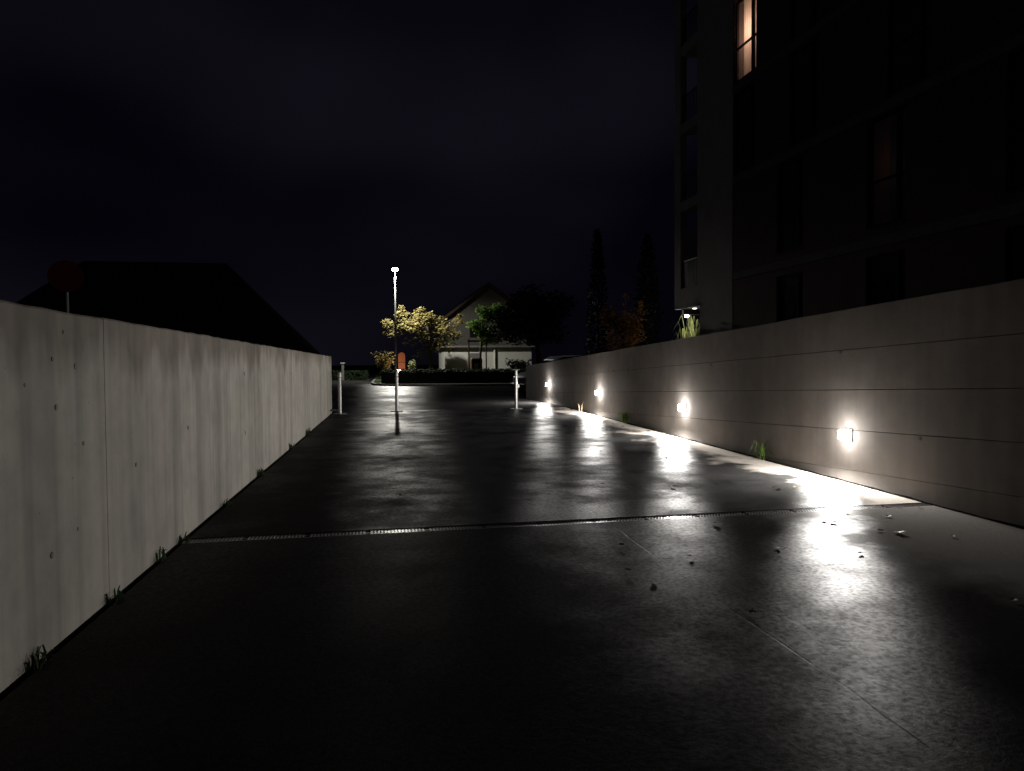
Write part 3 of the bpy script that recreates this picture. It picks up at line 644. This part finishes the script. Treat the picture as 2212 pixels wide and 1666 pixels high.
for fl in cols:
    for i, (a, b) in enumerate(cols[fl]):
        z0, z1 = floors[fl]; lit = (fl == 4 and i == 0); dim = (fl == 2 and i == 1)
        if lit: z1 = 12.88
        w = window(a, b, z0, z1, lit or dim)
        if lit or dim:
            if lit: v, fc, m = curtain(a + .01, b - .30, z0 + .05, z1 - .03, FX + .17, (.85, .66, .54))
            else: v, fc, m = curtain(b - .58, b - .03, z0 + .05, z1 - .05, FX + .17, (.45, .25, .16))
            sub('curtain', (v, fc), m, w, smooth=True)
            sub('room', join(box(FX + .352, FX + .89, a - .06, a - .02, z0 - .05, z1 + .1), box(FX + .352, FX + .89, b + .02, b + .06, z0 - .05, z1 + .1), box(FX + .86, FX + .89, a - .02, b + .02, z0 - .05, z1 + .1), box(FX + .352, FX + .86, a - .02, b + .02, z1 + .06, z1 + .1), box(FX + .352, FX + .86, a - .02, b + .02, z0 - .05, z0 - .01)), M['slab'], w)
            ld = bpy.data.lights.new('room_light', 'POINT'); ld.color = (1, .72, .56); ld.energy = 46 if lit else .25; ld.shadow_soft_size = .10
            lo = bpy.data.objects.new('room_light', ld); COL.objects.link(lo); lo.parent = w
            lo.location = Vector((FX + .74, (a + b) / 2 + .06, z0 + 1.5)) - Vector(ab['origin'])
# lit plant beyond the porch
pl = thing('porch_plant', (12.9, 27.5, .29), 'pale green lit plant with long drooping leaves under the porch of the apartment block', 'plant')
gs = []
for k in range(70):
    a = random.uniform(0, 6.283); b = Vector((12.75 + random.uniform(-.45, .45), 27.5 + random.uniform(-.3, .3), .3)); h = random.uniform(2.3, 3.15)
    o = Vector((math.cos(a), math.sin(a), 0)) * random.uniform(.1, .45); s = Vector((-math.sin(a), math.cos(a), 0)) * .022
    p1 = b + Vector((0, 0, h * .75)) + o * .3; p2 = b + Vector((0, 0, h)) + o * .8; p3 = b + Vector((0, 0, h - .5)) + o * 1.5
    gs.append(([tuple(q) for q in (b - s * .4, b + s * .4, p1 - s, p1 + s, p2 - s, p2 + s, p3)], [(0, 1, 3, 2), (2, 3, 5, 4), (4, 5, 6)]))
mesh('blades', join(*gs), M['leaf_pale'], pl)

# ------------------------------------------------------------------ parked car beyond the wall end
def car(loc, rz_):
    t = thing('parked_car', loc, 'pale small car parked behind the end of the right wall', 'car', rz=rz_)
    t['origin'] = [0, 0, 0]
    # local: nose at -x, length 3.7, stations (x, halfwidth, sill z, belt z)
    st = [(-1.82, .55, .36, .62), (-1.76, .70, .28, .74), (-1.45, .80, .24, .88), (-.85, .82, .22, .98), (-.2, .83, .22, 1.0), (.9, .83, .22, 1.02), (1.5, .81, .25, 1.04), (1.78, .74, .32, 1.0), (1.84, .60, .40, .85)]
    def skin(st, prof):
        v, fc = [], []; m = None
        for s_ in st:
            row = prof(*s_); m = len(row); v += row
        for i in range(len(st) - 1):
            for k in range(m - 1): a = i * m + k; fc.append((a, a + 1, a + m + 1, a + m))
            fc.append((i * m + m - 1, i * m, i * m + m, i * m + 2 * m - 1))
        fc.append(tuple(range(m))[::-1]); fc.append(tuple(range((len(st) - 1) * m, len(st) * m)))
        return v, fc
    def body(x, w, s_, b): return [(x, -w * .9, s_), (x, -w, s_ + .12), (x, -w, b - .16), (x, -w * .93, b - .03), (x, -w * .75, b), (x, w * .75, b), (x, w * .93, b - .03), (x, w, b - .16), (x, w, s_ + .12), (x, w * .9, s_)]
    mesh('body', skin(st, body), M['carpaint'], t, local=True, smooth=True)
    gst = [(-.95, .60, .97, .99), (-.45, .66, .97, 1.36), (-.15, .64, .97, 1.50), (.5, .64, .97, 1.54), (1.2, .62, .97, 1.48), (1.5, .62, .97, 1.30), (1.74, .60, .97, 1.0)]
    def gh(x, w, s_, b): return [(x, -w * 1.17, s_), (x, -w * 1.02, b - .06), (x, -w * .9, b), (x, w * .9, b), (x, w * 1.02, b - .06), (x, w * 1.17, s_)]
    mesh('greenhouse', skin(gst, gh), M['glass'], t, local=True, smooth=False)
    rst = [(-.42, .60, 1.355, 1.39), (-.15, .60, 1.495, 1.53), (.5, .60, 1.535, 1.57), (1.2, .58, 1.475, 1.51), (1.48, .57, 1.31, 1.345)]
    def rf(x, w, s_, b): return [(x, -w, s_), (x, -w, b - .012), (x, -w * .9, b), (x, w * .9, b), (x, w, b - .012), (x, w, s_)]
    mesh('roof', skin(rst, rf), M['carpaint'], t, local=True, smooth=True)
    for s in (-1, 1):
        mesh('pillar', tube([(-.93, s * .70, 1.0), (-.43, s * .675, 1.36)], .032, 8), M['carpaint'], t, local=True)
        mesh('pillar', tube([(.35, s * .765, 1.0), (.35, s * .66, 1.5)], .035, 8), M['carpaint'], t, local=True)
        mesh('mirror', bevbox(-.62, -.48, s * .92 - .09, s * .92 + .09, 1.0, 1.13, .03), M['carpaint'], t, local=True)
        mesh('headlight', bevbox(-1.77, -1.62, s * .60 - .13, s * .60 + .13, .62, .76, .03), M['clear'], t, local=True)
        for x in (-1.2, 1.22):
            pr = [(.18, 0), (.30, 0), (.31, .03), (.31, .15), (.29, .18), (.18, .18)]; v, fc = [], []
            for k in range(20):
                w = 2 * math.pi * k / 20; v += [(x + q * math.cos(w), s * .66 + s * o, .31 + q * math.sin(w)) for q, o in pr]
            for k in range(20):
                for i in range(5): fc.append((k * 6 + i, k * 6 + i + 1, ((k + 1) % 20) * 6 + i + 1, ((k + 1) % 20) * 6 + i))
            wh = mesh('wheel', (v, fc), M['tyre'], t, local=True)
            v = [(x + .19 * math.cos(2 * math.pi * k / 20), s * .82, .31 + .19 * math.sin(2 * math.pi * k / 20)) for k in range(20)] + [(x, s * .80, .31)]
            mesh('rim', (v, [(k, (k + 1) % 20, 20) for k in range(20)]), M['housing'], wh, local=True)
    mesh('bumper', bevbox(-1.90, -1.70, -.66, .66, .28, .48, .05), M['black'], t, local=True)
    mesh('number_plate', box(-1.915, -1.902, -.26, .26, .36, .46), M['white'], t, local=True)
car((7.75, 29.3, .292), R(14))

# ------------------------------------------------------------------ weeds at the foot of the walls
def tuft(label, x, y, n, h, lean, mat, wid=.006, z=None, loop=False):
    if x < 0: h *= .7; wid *= .7
    z = rz(y) - .02 if z is None else z
    gs = []
    for k in range(n):
        a = random.uniform(0, 6.283); hh = h * random.uniform(.5, 1); o = Vector((math.cos(a), math.sin(a), 0)) * lean * random.uniform(.3, 1); s = Vector((-math.sin(a), math.cos(a), 0)) * wid
        b = Vector((x + random.uniform(-.04, .04), y + random.uniform(-.06, .06), z)); p1 = b + Vector((0, 0, hh * .7)) + o * .35; p2 = b + Vector((0, 0, hh)) + o; p3 = b + Vector((0, 0, hh * (.35 if loop else .9))) + o * 1.7
        gs.append(([tuple(q) for q in (b - s, b + s, p1 - s, p1 + s, p2 - s * .7, p2 + s * .7, p3)], [(0, 1, 3, 2), (2, 3, 5, 4), (4, 5, 6)]))
    return tag(mesh('weed', join(*gs), mat, loc=(x, y, z)), label, 'weed')
tuft('bushy green weed at the foot of the right wall between second and third lamps', WX - .10, 15.55, 70, .26, .14, M['grass'], .010)
tuft('arching grass tuft at the foot of the right wall between the two nearest lamps', WX - .12, 9.75, 26, .30, .16, M['grass'], .006, loop=True)
tuft('single pale dry stem leaning at the foot of the right wall below the third lamp', WX - .12, 18.9, 3, .32, .08, M['straw'], .014)
for y, n, h, lab in ((4.05, 22, .15, 'dark weed nearest the camera at the foot of the left wall'), (5.05, 16, .13, 'small weed at the foot of the left wall under the vertical joint'), (5.95, 14, .17, 'upright thin weed at the foot of the left wall, third from the camera'),
        (6.55, 18, .11, 'low weed at the foot of the left wall by the drain'), (8.0, 14, .12, 'small weed beyond the drain at the foot of the left wall'), (9.9, 26, .16, 'weed clump halfway along the foot of the left wall'), (12.6, 24, .17, 'bushy weed at the foot of the left wall towards its far part'), (14.7, 26, .22, 'farthest weed at the foot of the left wall near its end')):
    tuft(lab, lx(y) + .035, y, n, h, .05, M['leaf_hedge'], .008)

# ------------------------------------------------------------------ fallen leaves
def leaf_mesh(kind):
    v, fc = [], []
    out = [(0, -.5), (.2, -.3), (.48, -.28), (.3, -.02), (.5, .22), (.2, .2), (0, .5), (-.2, .22), (-.5, .2), (-.3, -.02), (-.46, -.3), (-.2, -.3)] if kind == 0 else [(0, -.5), (.2, -.3), (.28, 0), (.18, .3), (0, .5), (-.18, .3), (-.28, 0), (-.2, -.3)]
    cu = .13 if kind == 0 else .18
    for x, y in out: v.append((x, y, cu * (abs(x) ** 1.5) * 2 + .15 * max(0, y) ** 2 + random.uniform(0, .06)))
    v.append((0, 0, 0)); n = len(out)
    for i in range(n): fc.append((i, (i + 1) % n, n))
    stem = [(0, -.5, v[0][2]), (.02, -.5, v[0][2]), (.04, -.85, .12)]; m = len(v); v += stem; fc.append((m, m + 1, m + 2))
    me = bpy.data.meshes.new('leaf'); me.from_pydata(v, [], fc); me.update(); return me
LM = []
for mt in ('leaf_fallen', 'leaf_fdark'):
    for k in (0, 1, 0):
        me = leaf_mesh(k); me.materials.append(M[mt]); LM.append(me)
NTH = ('leftmost', 'second', 'third', 'fourth', 'fifth', 'sixth', 'seventh', 'eighth', 'ninth', 'tenth', 'eleventh', 'twelfth', 'thirteenth', 'fourteenth', 'fifteenth', 'sixteenth',
       'seventeenth', 'eighteenth', 'nineteenth', 'twentieth', 'twenty-first', 'twenty-second', 'twenty-third', 'twenty-fourth')
def leaves(pts, what, size):
    pts = sorted(pts, key=lambda p: (Vector((p[0], p[1], rz(p[1]) - 1.55)).dot(r)) / (Vector((p[0], p[1], rz(p[1]) - 1.55)).dot(f)))
    for k, (x, y) in enumerate(pts):
        label = what if len(pts) == 1 else what + (', leftmost there' if k == 0 else ', %s from the left' % NTH[k])
        o = bpy.data.objects.new('fallen_leaf', random.choice(LM)); COL.objects.link(o)
        s = size * .75 * random.uniform(.75, 1.25)
        o.scale = (s, s, s); o.location = (x, y, rz(y) + .006 + s * .03); o.rotation_euler = (random.uniform(-.16, .16), random.uniform(-.16, .16), random.uniform(0, 6.28))
        tag(o, label, 'leaf', 'fallen leaves on the wet asphalt')
leaves([(4.44, 5.51)], 'large curled fallen leaf on the near asphalt right of the brightest streak', .13)
leaves([(3.93, 3.87)], 'pale fallen leaf alone near the right edge of the photo', .10)
leaves([(4.14, 5.98)], 'dark upright fallen leaf just on the near side of the drain', .11)
leaves([(2.0, 5.63)], 'fallen leaf alone left of the asphalt seam just before the drain', .10)
leaves([(4.4, 6.52), (4.89, 6.72), (4.9, 6.61), (4.51, 6.3), (5.19, 6.45), (5.36, 6.37)], 'small dark fallen leaf touching the drain near the right wall', .065)
leaves([(3.08, 6.18), (4.78, 6.09), (4.34, 5.62), (3.7, 5.01), (3.18, 5.27), (4.1, 6.06), (4.79, 5.32)], 'dark fallen leaf on the bright streak in front of the drain', .085)
leaves([(2.24, 4.0), (2.39, 5.2), (1.92, 4.73), (1.81, 4.97)], 'fallen leaf on the dark near asphalt along the seam', .07)
leaves([(4.6, 7.74), (4.56, 7.56), (4.8, 7.63), (4.07, 8.05), (4.09, 8.3), (3.46, 7.97), (2.31, 8.64), (2.73, 8.31)], 'fallen leaf between the drain and the nearest wall lamp', .085)
leaves([(4.51, 11.5), (4.66, 11.46), (4.41, 10.54), (4.51, 10.62), (4.51, 10.5), (4.37, 10.29), (3.52, 9.84), (3.6, 11.06)], 'fallen leaf in the streak of the second nearest wall lamp', .095)
leaves([(4.19, 15.3), (4.18, 14.36), (4.24, 14.12), (5.07, 16.27), (4.97, 16.3), (4.99, 16.67), (5.22, 16.17), (5.07, 15.71), (4.89, 15.28), (5.1, 15.27), (5.14, 15.62), (4.92, 14.8), (4.7, 14.12), (4.35, 13.29), (4.42, 13.31), (5.29, 15.38), (5.27, 14.75), (5.07, 13.81), (5.45, 13.77), (4.69, 13.61), (5.15, 16.4), (5.25, 15.9), (5.3, 16.6), (5.02, 16.0)],
       'fallen leaf in the dense scatter before the third wall lamp', .12)
leaves([(5.15, 19.7), (5.01, 19.32), (5.5, 20.55), (5.35, 19.75), (5.3, 20.1), (5.45, 19.3)], 'fallen leaf before the farthest wall lamp', .13)
leaves([(.67, 11.5), (.74, 11.13), (.39, 10.14), (.35, 8.13)], 'fallen leaf on the reflection of the street lamp', .09)
